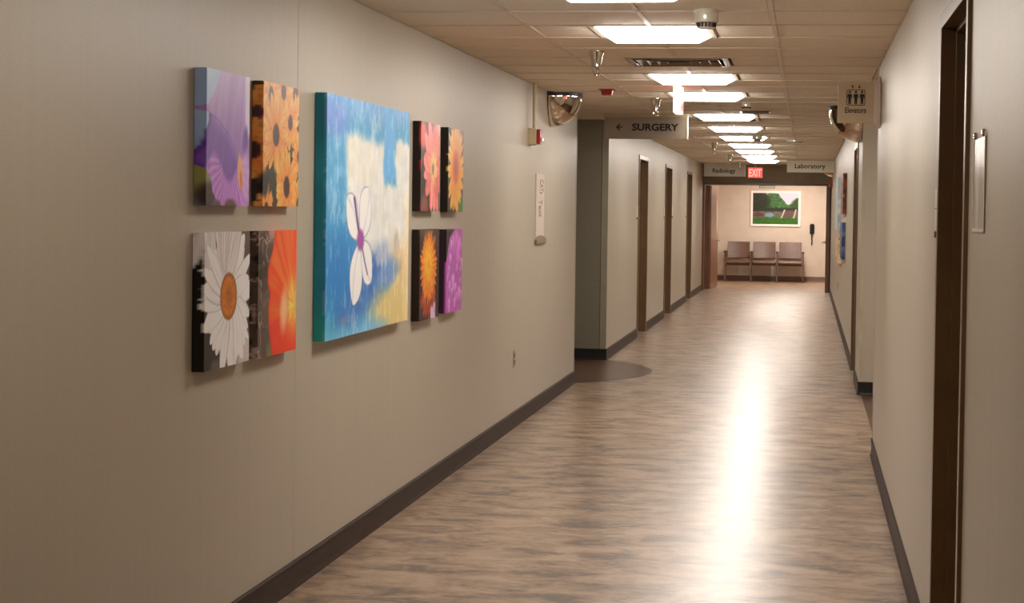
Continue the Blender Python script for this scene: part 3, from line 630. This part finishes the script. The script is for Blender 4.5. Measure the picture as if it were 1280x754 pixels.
# ---- air diffusers: nested square cones
def vent(x, y, label):
    t = thing('air_diffuser', label, 'air vent', (x, y+.305, ZC-.02), 'square metal air diffusers in the ceiling'); yc = y+.305
    mb = MB()
    for (p, q, r, s_) in ((-.305, .305, -.305, -.27), (-.305, .305, .27, .305), (-.305, -.27, -.27, .27), (.27, .305, -.27, .27)): mb.box(x+p, x+q, yc+r, yc+s_, ZC-.008, ZC+.028)
    build('diffuser_frame', mb, m_ventm, t, bevel=.002)
    build('diffuser_back', MB().box(x-.27, x+.27, yc-.27, yc+.27, ZC+.022, ZC+.028), m_black, t)
    for a in (.25, .19, .13, .07):
        m = MB(); b = a-.03; z0, z1 = ZC+.016, ZC-.012
        v = [(x+sx*r, yc+sy*r, z) for r, z in ((b, z0), (a, z1)) for sx, sy in ((-1, -1), (1, -1), (1, 1), (-1, 1))]
        v += [(p, q, z+.002) for p, q, z in v]
        f = [(i, (i+1) % 4, 4+(i+1) % 4, 4+i) for i in range(4)]; f += [tuple(k+8 for k in q)[::-1] for q in f]; f += [(i, 8+i, 8+(i+1) % 4, (i+1) % 4) for i in range(4)]+[(4+i, 4+(i+1) % 4, 12+(i+1) % 4, 12+i) for i in range(4)]
        m.add(v, f); build('diffuser_cone', m, m_ventm, t)
vent(*VENT[0], 'square metal air diffuser in the ceiling between the second and third lights')
vent(*VENT[1], 'dark metal air diffuser right behind the fifth lit ceiling light')
# small supply register to the right of the lights
t = thing('air_register', 'thin dark rectangular air register in the ceiling right of the lights', 'air vent', (-.48, 16.25, ZC-.012))
build('register_frame', MB().box(-.62, -.34, 16.1, 16.4, ZC-.010, ZC+.004), m_ventm, t, bevel=.003)
mb = MB()
for k in range(6): mb.box(-.60, -.36, 16.13+k*.042, 16.145+k*.042, ZC-.016, ZC-.010)
build('register_slats', mb, m_black, t)

# ---- sprinklers: conical chrome cup, frame arms, deflector
def sprinkler(x, y):
    t = thing('fire_sprinkler', '', 'sprinkler', (x, y, ZC-.14), 'chrome fire sprinklers hanging from the ceiling')
    build('escutcheon', MB().lathe([(.044, ZC), (.044, ZC-.006), (.034, ZC-.03), (.029, ZC-.075), (.029, ZC-.088), (.012, ZC-.09)], (x, y, 0), 24), m_chrome, t)
    mb = MB(); mb.lathe([(.012, ZC-.088), (.013, ZC-.10), (.009, ZC-.104)], (x, y, 0), 14)
    for s in (-1, 1): mb.tube([(x+s*.011, y, ZC-.10), (x+s*.019, y, ZC-.115), (x+s*.015, y, ZC-.128), (x, y, ZC-.136)], .0035, 8)
    sh = build('sprinkler_head', mb, m_chrome, t)
    build('glass_bulb', MB().cyl((x, y, ZC-.10), (x, y, ZC-.13), .0018, 8), m_red, sh)
    mb = MB()
    mb.lathe([(.006, ZC-.136), (.019, ZC-.138), (.019, ZC-.140), (.006, ZC-.142)], (x, y, 0), 18); build('deflector', mb, m_chrome, sh)
    return t
sp = sprinkler(-1.216, 10.19); sp['label'] = 'nearest chrome fire sprinkler hanging left of the air diffuser'
for y, lab in ((14.46, 'chrome fire sprinkler hanging above the surgery sign'), (16.97, 'chrome fire sprinkler right beside the right end of the surgery sign'), (23.6, 'chrome fire sprinkler left of the far lights, fourth along the ceiling'), (28.49, 'small distant chrome sprinkler above the radiology sign'), (32.9, 'most distant chrome sprinkler, touching the radiology sign in view')):
    dup(sp, (-1.235, y, ZC-.14), lab)

# ---- smoke detectors
def detector(x, y, label, r=.054, h=.085):
    t = thing('smoke_detector', label, 'smoke detector', (x, y, ZC-h), 'smoke detectors on the ceiling'); z = ZC
    build('detector_base', MB().lathe([(r*1.05, z), (r*1.05, z-h*.18), (r, z-h*.2)], (x, y, 0), 28), m_white, t)
    build('detector_body', MB().lathe([(r, z-h*.18), (r, z-h*.66), (r*.92, z-h*.70)], (x, y, 0), 28), m_white, t)
    mb = MB()
    mb.lathe([(r*.55, z-h*.68), (r*.55, z-h*.95)], (x, y, 0), 20); mb.lathe([(r*.80, z-h*.93), (r*.72, z-h)], (x, y, 0), 28)
    dc = build('detector_chamber', mb, m_white, t)
    for k in range(16):
        a = 2*PI*k/16; build('grille_rib', MB().cyl((x+r*.82*math.cos(a), y+r*.82*math.sin(a), z-h*.68), (x+r*.75*math.cos(a), y+r*.75*math.sin(a), z-h*.95), .004, 6), m_socket, dc)
    build('indicator_light', MB().box(x-.006, x+.001, y-r-.002, y-r+.004, z-h*.5, z-h*.36), m_led, t)
    return t
detector(-.468, 8.1, 'white cylindrical smoke detector beside the second nearest ceiling light')
detector(-.52, 15.0, 'small smoke detector beyond the hanging exit sign, right of the lights', .045, .05)
detector(-.60, 21.2, 'dark-looking smoke detector against the right end of a distant ceiling light', .06, .08)
detector(-.174, 22.6, 'flat round white detector disc alone on the right half of the ceiling', .10, .035)

# ---- red strobe on ceiling
t = thing('ceiling_strobe', 'small red fire strobe on the ceiling right of the left dome mirror', 'fire alarm', (-1.515, 13.4, ZC-.05))
build('strobe_plate', MB().box(-1.575, -1.455, 13.34, 13.46, ZC-.006, ZC), m_red, t, bevel=.002)
sb = build('strobe_body', MB().prism([(-1.56, ZC-.006), (-1.47, ZC-.006), (-1.478, ZC-.045), (-1.552, ZC-.045)], .09, 'y', 13.355), m_red, t, bevel=.003)
build('strobe_lens', MB().box(-1.535, -1.495, 13.351, 13.356, ZC-.034, ZC-.016), m_redink, sb)

# ---- hanging exit sign seen edge-on
t = thing('exit_sign', 'glowing exit sign hanging edge-on from the ceiling beside the lights', 'exit sign', (-.955, 13.12, ZC-.20))
build('sign_housing', MB().box(-.982, -.928, 12.98, 13.28, ZC-.195, ZC-.0), emit_mat('exit_housing_glow', (255, 244, 226), 1.2), t, bevel=.004)
for s in (-1, 1):
    xx = -.955+s*.0275
    build('sign_face', MB().box(xx-.001, xx+.001, 12.995, 13.265, ZC-.185, ZC-.012), emit_mat('exit_side_face', (250, 110, 90), .8), t)
    fn = (lambda a, b, c, xx=xx: (xx+.001+c, 13.01+a, ZC-.165+b)) if s > 0 else (lambda a, b, c, xx=xx: (xx-.001-c, 13.25-a, ZC-.165+b))
    build('sign_lettering', put_text('EXIT', .24, .13, fn, bold=.01), m_exitred, t)

# ---- exit sign at the end
t = thing('exit_sign', 'red lit exit sign facing down the corridor next to the radiology sign', 'exit sign', (-.985, 33.9, 2.17))
X0, X1, Yf, Z0, Z1 = -1.125, -.845, 33.88, 2.175, 2.375
build('sign_housing', MB().box(X0, X1, Yf, Yf+.05, Z0, Z1), m_white, t, bevel=.004)
build('sign_face', MB().box(X0+.008, X1-.008, Yf-.002, Yf, Z0+.008, Z1-.008), m_exitred, t)
build('sign_lettering', put_text('EXIT', .23, .14, lambda a, b, c: (X0+.025+a, Yf-.002-c, Z0+.03+b), bold=.01), m_exitlet, t)
build('sign_stem', MB().box(-.995, -.975, Yf+.015, Yf+.035, Z1, ZC), m_white, t)

# ---- blade signs across the corridor
def blade(name, label, x0, x1, y, z0, z1, mat, words, loc_words, bold, arrow=None):
    t = thing(name, label, 'sign', ((x0+x1)/2, y, z0), 'overhead direction signs')
    build('sign_panel', MB().box(x0, x1, y, y+.022, z0, z1), mat, t, bevel=.002)
    build('mounting_rail', MB().box(x0-.005, x1+.012, y-.006, y+.028, z1, ZC), m_cream, t, bevel=.002)
    build('end_cap', MB().box(x1, x1+.012, y-.004, y+.026, z0, z1), m_signlight, t)
    a0, b0, w, h = loc_words
    build('sign_lettering', put_text(words, w, h, lambda a, b, c: (x0+a0+a, y-c, z0+b0+b), bold=bold), m_ink, t)
    if arrow:
        ax, az, L, H = arrow; m = MB(); X = x0+ax; Z = z0+az; k = .011
        m.prism([(X+.008, Z-k*.5), (X+L, Z-k*.5), (X+L, Z+k*.5), (X+.008, Z+k*.5)], .0012, 'y', y-.0012)
        for s in (-1, 1): m.prism([(X, Z), (X+.016, Z), (X+H*.5+.016, Z+s*H*.5), (X+H*.5, Z+s*H*.5)], .0013, 'y', y-.0013)
        build('arrow', m, m_ink, t)
    return t
blade('direction_sign', 'grey overhead sign reading SURGERY with a left arrow', -1.925, -1.142, 16.86, 2.21, 2.418, m_sign, 'SURGERY', (.262, .078, .445, .070), .035, (.108, .112, .062, .062))
blade('direction_sign', 'grey overhead sign reading Radiology beside the red exit sign', -1.932, -1.17, 33.5, 2.19, 2.40, m_sign2, 'Radiology', (.16, .045, .43, .105), .022)
blade('direction_sign', 'pale overhead sign reading Laboratory on the right', -.357, .44, 31.0, 2.225, 2.432, m_signlight, 'Laboratory', (.135, .045, .52, .105), .018)

# ---- elevator flag sign on the right wall
t = thing('elevator_sign', 'cream Elevators sign with three figures projecting from the right wall', 'sign', (.30, 11.05, 2.08))
EX0, EX1, EY, EZ0, EZ1 = .174, .392, 11.03, 2.082, 2.335
build('sign_panel', MB().box(EX0, EX1, EY, EY+.02, EZ0, EZ1), m_signele, t, bevel=.002)
mb = MB(); pr = [(EY+.01+.068*math.cos(a), (EZ0+EZ1)/2+.158*math.sin(a)) for a in [2*PI*i/36 for i in range(36)]]
mb.prism(pr, .014, 'x', XR-.016); pr2 = [(EY+.01+.05*math.cos(a), (EZ0+EZ1)/2+.14*math.sin(a)) for a in [2*PI*i/36 for i in range(36)]]; mb.prism(pr2, .026, 'x', XR-.042)
build('wall_bracket', mb, m_white, t, bevel=.003)
mb = MB(); yy = EY-.0012
def ring2(x0, x1, z0, z1, w, r):
    def rr_(x0, x1, z0, z1, r):
        P = []
        for (cx_, cz_, a0) in ((x1-r, z1-r, 0), (x0+r, z1-r, 90), (x0+r, z0+r, 180), (x1-r, z0+r, 270)):
            P += [(cx_+r*math.cos(math.radians(a0+k*18)), cz_+r*math.sin(math.radians(a0+k*18))) for k in range(6)]
        return P
    A = rr_(x0, x1, z0, z1, r); B = rr_(x0+w, x1-w, z0+w, z1-w, r*.6); n = len(A)
    v = [(p, yy, q) for p, q in A+B]+[(p, yy+.0012, q) for p, q in A+B]
    f = [(i, (i+1) % n, n+(i+1) % n, n+i) for i in range(n)]; f += [tuple(k+2*n for k in q)[::-1] for q in f[:n]]; f += [(i, 2*n+i, 2*n+(i+1) % n, (i+1) % n) for i in range(n)]+[(n+i, n+(i+1) % n, 3*n+(i+1) % n, 3*n+i) for i in range(n)]
    mb.add(v, f)
GX0, GX1, GZ0, GZ1 = EX0+.052, EX0+.165, EZ0+.108, EZ0+.205
ring2(GX0, GX1, GZ0, GZ1, .004, .010)
for k in range(3):
    c_ = GX0+.0195+k*.037; zb = GZ0+.008
    mb.lathe([(.0001, -.0012), (.0075, -.0012), (.0075, 0), (.0001, 0)], (c_, EY, zb+.074), 14, 'y')
    mb.prism([(c_-.015, zb+.038), (c_-.013, zb+.062), (c_+.013, zb+.062), (c_+.015, zb+.038), (c_+.011, zb+.036), (c_+.009, zb+.05), (c_+.008, zb), (c_+.001, zb), (c_, zb+.026), (c_-.001, zb), (c_-.008, zb), (c_-.009, zb+.05), (c_-.011, zb+.036)], .0012, 'y', yy)
mb.smooth = False
build('pictogram', mb, m_ink, t)
for s, c_ in ((1, GX0+.036), (-1, GX0+.077)):
    mb = MB(); zc_ = GZ1+.017; k = s
    mb.prism([(c_-.0095, zc_), (c_-.0035, zc_), (c_-.0035, zc_-k*.010), (c_+.0035, zc_-k*.010), (c_+.0035, zc_), (c_+.0095, zc_), (c_, zc_+k*.012)], .0012, 'y', yy)
    build('arrow', mb, m_redink, t)
build('sign_lettering', put_text('Elevators', .128, .034, lambda a, b, c: (GX0-.008+a, EY-c, EZ0+.062+b), bold=.02), m_ink, t)

# ---- quarter-dome mirrors
def dome(name_label, xw, s, yc, R, rim=.012, half=False):
    t = thing('dome_mirror', name_label, 'mirror', (xw-s*R*.4, yc, ZC-R), 'quarter dome safety mirrors at the hall crossings')
    n1, n2 = 28, 16; v = []; f = []
    for i in range(n1+1):          # along Y: -90..90
        th = -PI/2+PI*i/n1
        for j in range(n2+1):      # wall .. ceiling
            ph = PI/2*j/n2; v.append((xw-s*R*math.cos(th)*math.sin(ph)-s*.006, yc+R*math.sin(th), ZC-.030-R*math.cos(th)*math.cos(ph)))
    for i in range(n1):
        for j in range(n2): f.append((i*(n2+1)+j, (i+1)*(n2+1)+j, (i+1)*(n2+1)+j+1, i*(n2+1)+j+1))
    m = MB().add(v, f); m.smooth = True; build('mirror_dome', m, m_mirror, t, angle=60)
    r2 = R+rim
    arc_ = [(-r2*math.cos(PI*i/28)*1.0, r2*math.sin(PI*i/28)) for i in range(29)]
    m = MB(); m.prism([(xw-s*b, yc+a) for a, b in arc_], .030, 'z', ZC-.032); m.prism([(yc+a, ZC-b) for a, b in arc_], .008, 'x', xw-.008 if s > 0 else xw)
    build('mirror_rim', m, m_black, t)
    return t
dome('chrome quarter-dome mirror high on the left wall corner by the side hall', XL, -1, 13.86, .235)
dome('chrome quarter-dome mirror behind the Elevators sign on the right', XR2, 1, 15.47, .28)
dome('tiny distant dome mirror by the laboratory sign end', XR2, 1, 32.6, .23)

# ---- fire alarm strobe on the left wall with conduit
t = thing('wall_strobe', 'red fire strobe on cream box below a conduit on the left wall', 'fire alarm', (XL, 12.8, 2.0))
ya_, yb_ = 12.70, 12.82
build('back_box', MB().box(XL, XL+.03, ya_-.004, yb_+.004, 1.994, 2.116), m_cream, t, bevel=.003)
build('mounting_collar', MB().box(XL+.03, XL+.060, ya_, yb_, 1.998, 2.112), m_cream, t, bevel=.003)
build('strobe_body', MB().box(XL+.060, XL+.088, ya_+.004, yb_-.004, 2.002, 2.108), m_red, t, bevel=.006)
build('strobe_lens', MB().box(XL+.088, XL+.100, ya_+.03, yb_-.03, 2.018, 2.05), m_clearlens, t, bevel=.004)
mb = MB(); mb.cyl((XL+.035, 12.76, 2.116), (XL+.035, 12.76, ZC), .013, 16)
build('conduit', mb, m_cream, t)

# ---- handwritten paper in a holder on the left wall
t = thing('paper_notice', 'white paper notice with handwriting turned sideways on the left wall', 'notice', (XL, 13.3, 1.27))
build('paper_sheet', MB().box(XL+.001, XL+.006, 13.09, 13.50, 1.285, 1.795), m_paper, t)
mb = put_text('CATs', .11, .17, lambda a, b, c: (XL+.006+c, 13.28+b, 1.755-a), bold=.01)
m2 = put_text('Text', .13, .17, lambda a, b, c: (XL+.006+c, 13.22+b, 1.60-a), bold=.01); mb.add(m2.v, m2.f)
build('handwriting', mb, m_pencil, t)
mb = MB(); pr = [(13.07, 1.268), (13.54, 1.268), (13.55, 1.30), (13.46, 1.322), (13.3, 1.332), (13.14, 1.322), (13.06, 1.30)]
mb.prism(pr, .02, 'x', XL+.001)
build('holder_tray', mb, m_greybr, t, bevel=.004)

# ---- wall outlets
def outlet(xw, s, yc, zc, label):
    t = thing('wall_outlet', label, 'outlet', (xw, yc, zc-.06))
    build('outlet_plate', MB().box(xw, xw-s*.005, yc-.037, yc+.037, zc-.06, zc+.06), m_outlet, t, bevel=.002)
    mb = MB()
    for dz in (-.024, .024): mb.box(xw-s*.005, xw-s*.0065, yc-.017, yc+.017, zc+dz-.016, zc+dz+.016)
    build('socket', mb, m_socket, t)
outlet(XL, -1, 12.2, .482, 'electrical outlet low on the left wall below the paper notice')
outlet(XR2, 1, 25.6, .50, 'small electrical outlet low on the far right wall')

# ---- near right wall: door plate and document holder
t = thing('door_plaque', 'pale room number plaque left of the near right door frame', 'sign', (XR, 6.06, 1.46))
build('plaque_plate', MB().box(XR, XR-.006, 6.0, 6.13, 1.475, 1.615), m_white, t, bevel=.002)
build('plaque_strip', MB().box(XR-.006, XR-.0075, 6.01, 6.12, 1.548, 1.552), m_pencil, t)
build('plaque_tab', MB().lathe([(.011, 0), (.011, -.012)], (XR-.001, 6.05, 1.463), 14, 'x'), m_metal, t)
t = thing('document_holder', 'clear document holder with pale paper sheet, painted-in reflections and chrome clips on the near right wall', 'document holder', (XR, 4.64, 1.48))
build('holder_sheet', MB().box(XR, XR-.003, 4.475, 4.77, 1.492, 1.725), m_sheen, t)
mb = MB(); mb.box(XR-.003, XR-.0045, 4.47, 4.775, 1.487, 1.495); mb.box(XR-.003, XR-.0045, 4.47, 4.478, 1.495, 1.735); mb.box(XR-.003, XR-.0045, 4.767, 4.775, 1.495, 1.735)
build('holder_edge', mb, m_white, t)
for yy_ in (4.52, 4.74):
    c = build('clip', MB().lathe([(.009, 0), (.010, -.002), (.010, -.005), (.006, -.008)], (XR, yy_, 1.735), 16, 'x'), m_chrome, t)
for y_, z_ in ((21.2-.13, 1.52), (25.25-.13, 1.52), (29.87-.13, 1.52), (26.46+.15, 1.52)):
    lab = {21.07: 'small pale plaque left of the nearest left-hand doorway', 25.12: 'small pale plaque left of the middle left-hand doorway', 29.74: 'small pale plaque left of the farthest left-hand doorway', 26.61: 'small pale plaque right of the middle left-hand doorway'}[round(y_, 2)]
    t = thing('door_plaque', lab, 'sign', (XL, y_, z_-.07), 'door plaques on the left wall')
    build('plaque_plate', MB().box(XL, XL+.008, y_-.065, y_+.065, z_-.07, z_+.07), m_white, t, bevel=.002)
    build('plaque_tab', MB().box(XL, XL+.02, y_-.03, y_+.03, z_-.095, z_-.072), m_greybr, t)

# ---- canvases on the left wall
G1 = 'flower photo canvases on the left wall'
def art(name, label, fn, y0, y1, z0, z1, t, nu, nv, mat=m_paint, group=G1, cat='canvas'):
    o = canvas_mesh(name, fn, y1-y0, z1-z0, t, nu, nv, on_left(y0, z0), mat); tag(o, label, cat, group); return o
T = .042
art('flower_picture', 'square canvas print of a lilac purple flower against pale blue', art_violet, 5.628, 6.083, 1.527, 1.982, T, 130, 170, m_photo)
art('flower_picture', 'square canvas print crowded with orange daisies with dark centres', art_daisies, 6.245, 6.700, 1.527, 1.984, T, 130, 170, m_photo)
art('flower_picture', 'square canvas print of one large white daisy with orange centre', art_white_daisy, 5.622, 6.100, .975, 1.437, T, 140, 180, m_photo)
art('flower_picture', 'square canvas print of an orange red poppy petal beside brown twigs', art_poppy, 6.20, 6.688, .971, 1.436, T, 140, 170, m_photo)
art('abstract_picture', 'large blue and cream abstract canvas with a white four-petalled flower', art_big, 7.08, 8.61, .971, 1.997, .05, 260, 300, m_paint, None, 'painting')
art('flower_picture', 'small square canvas of a coral pink blossom, upper row right of the big painting', art_pink, 8.912, 9.382, 1.511, 1.974, T, 90, 130, m_photo)
art('flower_picture', 'small square canvas of a yellow orange sunflower head on dark ground', art_sunflower, 9.61, 10.045, 1.507, 1.975, T, 90, 130, m_photo)
art('flower_picture', 'small square canvas of an orange zinnia head, lower row', art_zinnia, 8.912, 9.395, .943, 1.416, T, 90, 130, m_photo)
art('flower_picture', 'small square canvas of ruffled magenta petals, lower row', art_magenta, 9.59, 10.045, .946, 1.411, T, 90, 130, m_photo)

# ---- canvases on the far right wall, seen almost edge-on
def art_r(label, fn, y0, y1, z0, z1):
    o = canvas_mesh('wall_picture', fn, y1-y0, z1-z0, T, 40, 40, on_right(y1, z0), m_photo); tag(o, label, 'canvas', 'canvases on the far right wall')
art_r('dark brown and red canvas, upper and nearest on the far right wall', art_far((70, 36, 26), (120, 60, 40), (190, 150, 120), 3), 21.0, 22.3, 1.52, 2.0)
art_r('blue canvas, lower and nearest on the far right wall', art_far((50, 66, 92), (66, 86, 116), (100, 112, 130), 5), 21.3, 22.6, .98, 1.42)
art_r('pale blue canvas, upper and farther on the far right wall', art_far((140, 158, 160), (156, 172, 174), (186, 186, 174), 9), 24.6, 26.4, 1.30, 2.02)
art_r('cream and brown canvas, lower and farther on the far right wall', art_far((186, 158, 120), (150, 116, 80), (210, 190, 160), 11), 23.4, 25.6, .86, 1.2)
t = thing('wall_strobe', 'small red fire alarm at the far right corner below the tiny mirror', 'fire alarm', (XR2, 33.3, 2.0))
build('strobe_body', MB().box(XR2, XR2-.05, 33.24, 33.36, 2.0, 2.13), m_red, t, bevel=.006)
build('strobe_lens', MB().box(XR2-.05, XR2-.065, 33.27, 33.33, 2.02, 2.06), m_clearlens, t, bevel=.003)

# ---- waiting area: framed picture, phone, linked chairs
t = thing('framed_picture', 'white framed landscape picture of trees, rocks and lawn above the chairs', 'picture', (-.70, YE, 1.21))
PX0, PX1, PZ0, PZ1 = -1.245, -.145, 1.215, 2.005; fw = .05
mb = MB(); mb.box(PX0, PX1, YE-.03, YE, PZ0, PZ0+fw); mb.box(PX0, PX1, YE-.03, YE, PZ1-fw, PZ1); mb.box(PX0, PX0+fw, YE-.03, YE, PZ0+fw, PZ1-fw); mb.box(PX1-fw, PX1, YE-.03, YE, PZ0+fw, PZ1-fw)
build('picture_frame', mb, m_whiteframe, t, bevel=.003)
canvas_mesh('picture_print', art_garden, PX1-PX0-2*fw, PZ1-PZ0-2*fw, .012, 130, 100, lambda u, v, o: (PX0+fw+u, YE-.003-o, PZ0+fw+v), m_photo, t)
t = thing('wall_phone', 'black wall phone with hanging cord right of the framed picture', 'phone', (.115, YE, .8))
build('phone_base', MB().box(.065, .165, YE-.035, YE, 1.06, 1.275), m_black, t, bevel=.01)
hs_ = build('handset', MB().box(.085, .145, YE-.075, YE-.035, 1.07, 1.29), m_black, t, bevel=.016)
build('cord', MB().tube([(.115, YE-.05, 1.07), (.105, YE-.05, .98), (.118, YE-.045, .9), (.105, YE-.04, .82), (.115, YE-.03, .86)], .012, 8), m_black, hs_)

t = thing('linked_chairs', 'row of three linked brown vinyl chairs against the waiting area wall', 'chairs', (-.92, 39.3, 0))
PITCH = .565; XS = -1.765
for k in range(4):
    x = XS+k*PITCH; mb = MB()
    mb.tube([(x, 39.05, 0), (x, 39.05, .64)], .014, 12); mb.tube([(x, 39.60, 0), (x, 39.58, .64)], .014, 12); mb.tube([(x, 39.05, .395), (x, 39.58, .395)], .012, 10); mb.tube([(x, 39.05, .635), (x, 39.58, .635)], .012, 10)
    lg = build('leg_frame', mb, m_leg, t)
    build('armrest', MB().box(x-.028, x+.028, 39.03, 39.40, .640, .668), m_black, lg, bevel=.01)
for k in range(3):
    x = XS+(k+.5)*PITCH; w = PITCH/2-.03
    pr = [(39.03, .40), (39.02, .43), (39.05, .462), (39.20, .472), (39.52, .455), (39.55, .42), (39.5, .39), (39.1, .375)]
    build('seat', MB().prism(pr, 2*w, 'x', x-w), m_seat, t, bevel=.012)
    n = 10; v = []
    for i in range(n+1):
        u = -1+2*i/n; yo = .025*u*u
        for (yy_, zz_) in ((39.49-yo, .50), (39.50-yo, .52), (39.60-yo, .86), (39.585-yo, .875), (39.56-yo, .865), (39.45-yo, .52), (39.455-yo, .50)):
            v.append((x+u*(w-.008), yy_, zz_))
    m = 7; f = [tuple(range(m))[::-1], tuple(n*m+q for q in range(m))]+[(i*m+j, (i+1)*m+j, (i+1)*m+(j+1) % m, i*m+(j+1) % m) for i in range(n) for j in range(m)]
    build('backrest', MB().add(v, f), m_seat, t, bevel=.01)
build('support_rail', MB().box(XS, XS+3*PITCH, 39.28, 39.33, .35, .385), m_leg, t)

# ================================================================== CAMERA
F, CX, CY = 2217.0, 675.3, 320.2; TH, PT, RO = .14895, .0265, .0137
fwd = Vector((-math.sin(TH)*math.cos(PT), math.cos(TH)*math.cos(PT), -math.sin(PT)))
rt = Vector((math.cos(TH), math.sin(TH), 0)); up = rt.cross(fwd)
c, s = math.cos(RO), math.sin(RO)
r2 = rt*c+up*s; u2 = up*c-rt*s
cam = bpy.data.cameras.new('camera'); co = bpy.data.objects.new('camera', cam); COL.objects.link(co); SC.camera = co
M3 = Matrix((r2, u2, -fwd)).transposed(); co.matrix_world = Matrix.Translation((0, 0, 1.53)) @ M3.to_4x4()
cam.sensor_width = 36; cam.lens = F/1280*36; cam.shift_x = (640-CX)/1280; cam.shift_y = (CY-377)/1280; cam.clip_start = .05; cam.clip_end = 100

w = bpy.data.worlds.new('world'); SC.world = w; w.use_nodes = True
w.node_tree.nodes['Background'].inputs[0].default_value = (.9, .8, .7, 1); w.node_tree.nodes['Background'].inputs[1].default_value = .05
SC.view_settings.view_transform = 'Standard'; SC.view_settings.look = 'None'; SC.view_settings.gamma = 1; SC.view_settings.use_curve_mapping = False
SC.view_settings.exposure = 0.63
SC.cycles.max_bounces = 10; SC.cycles.diffuse_bounces = 6; SC.cycles.glossy_bounces = 5
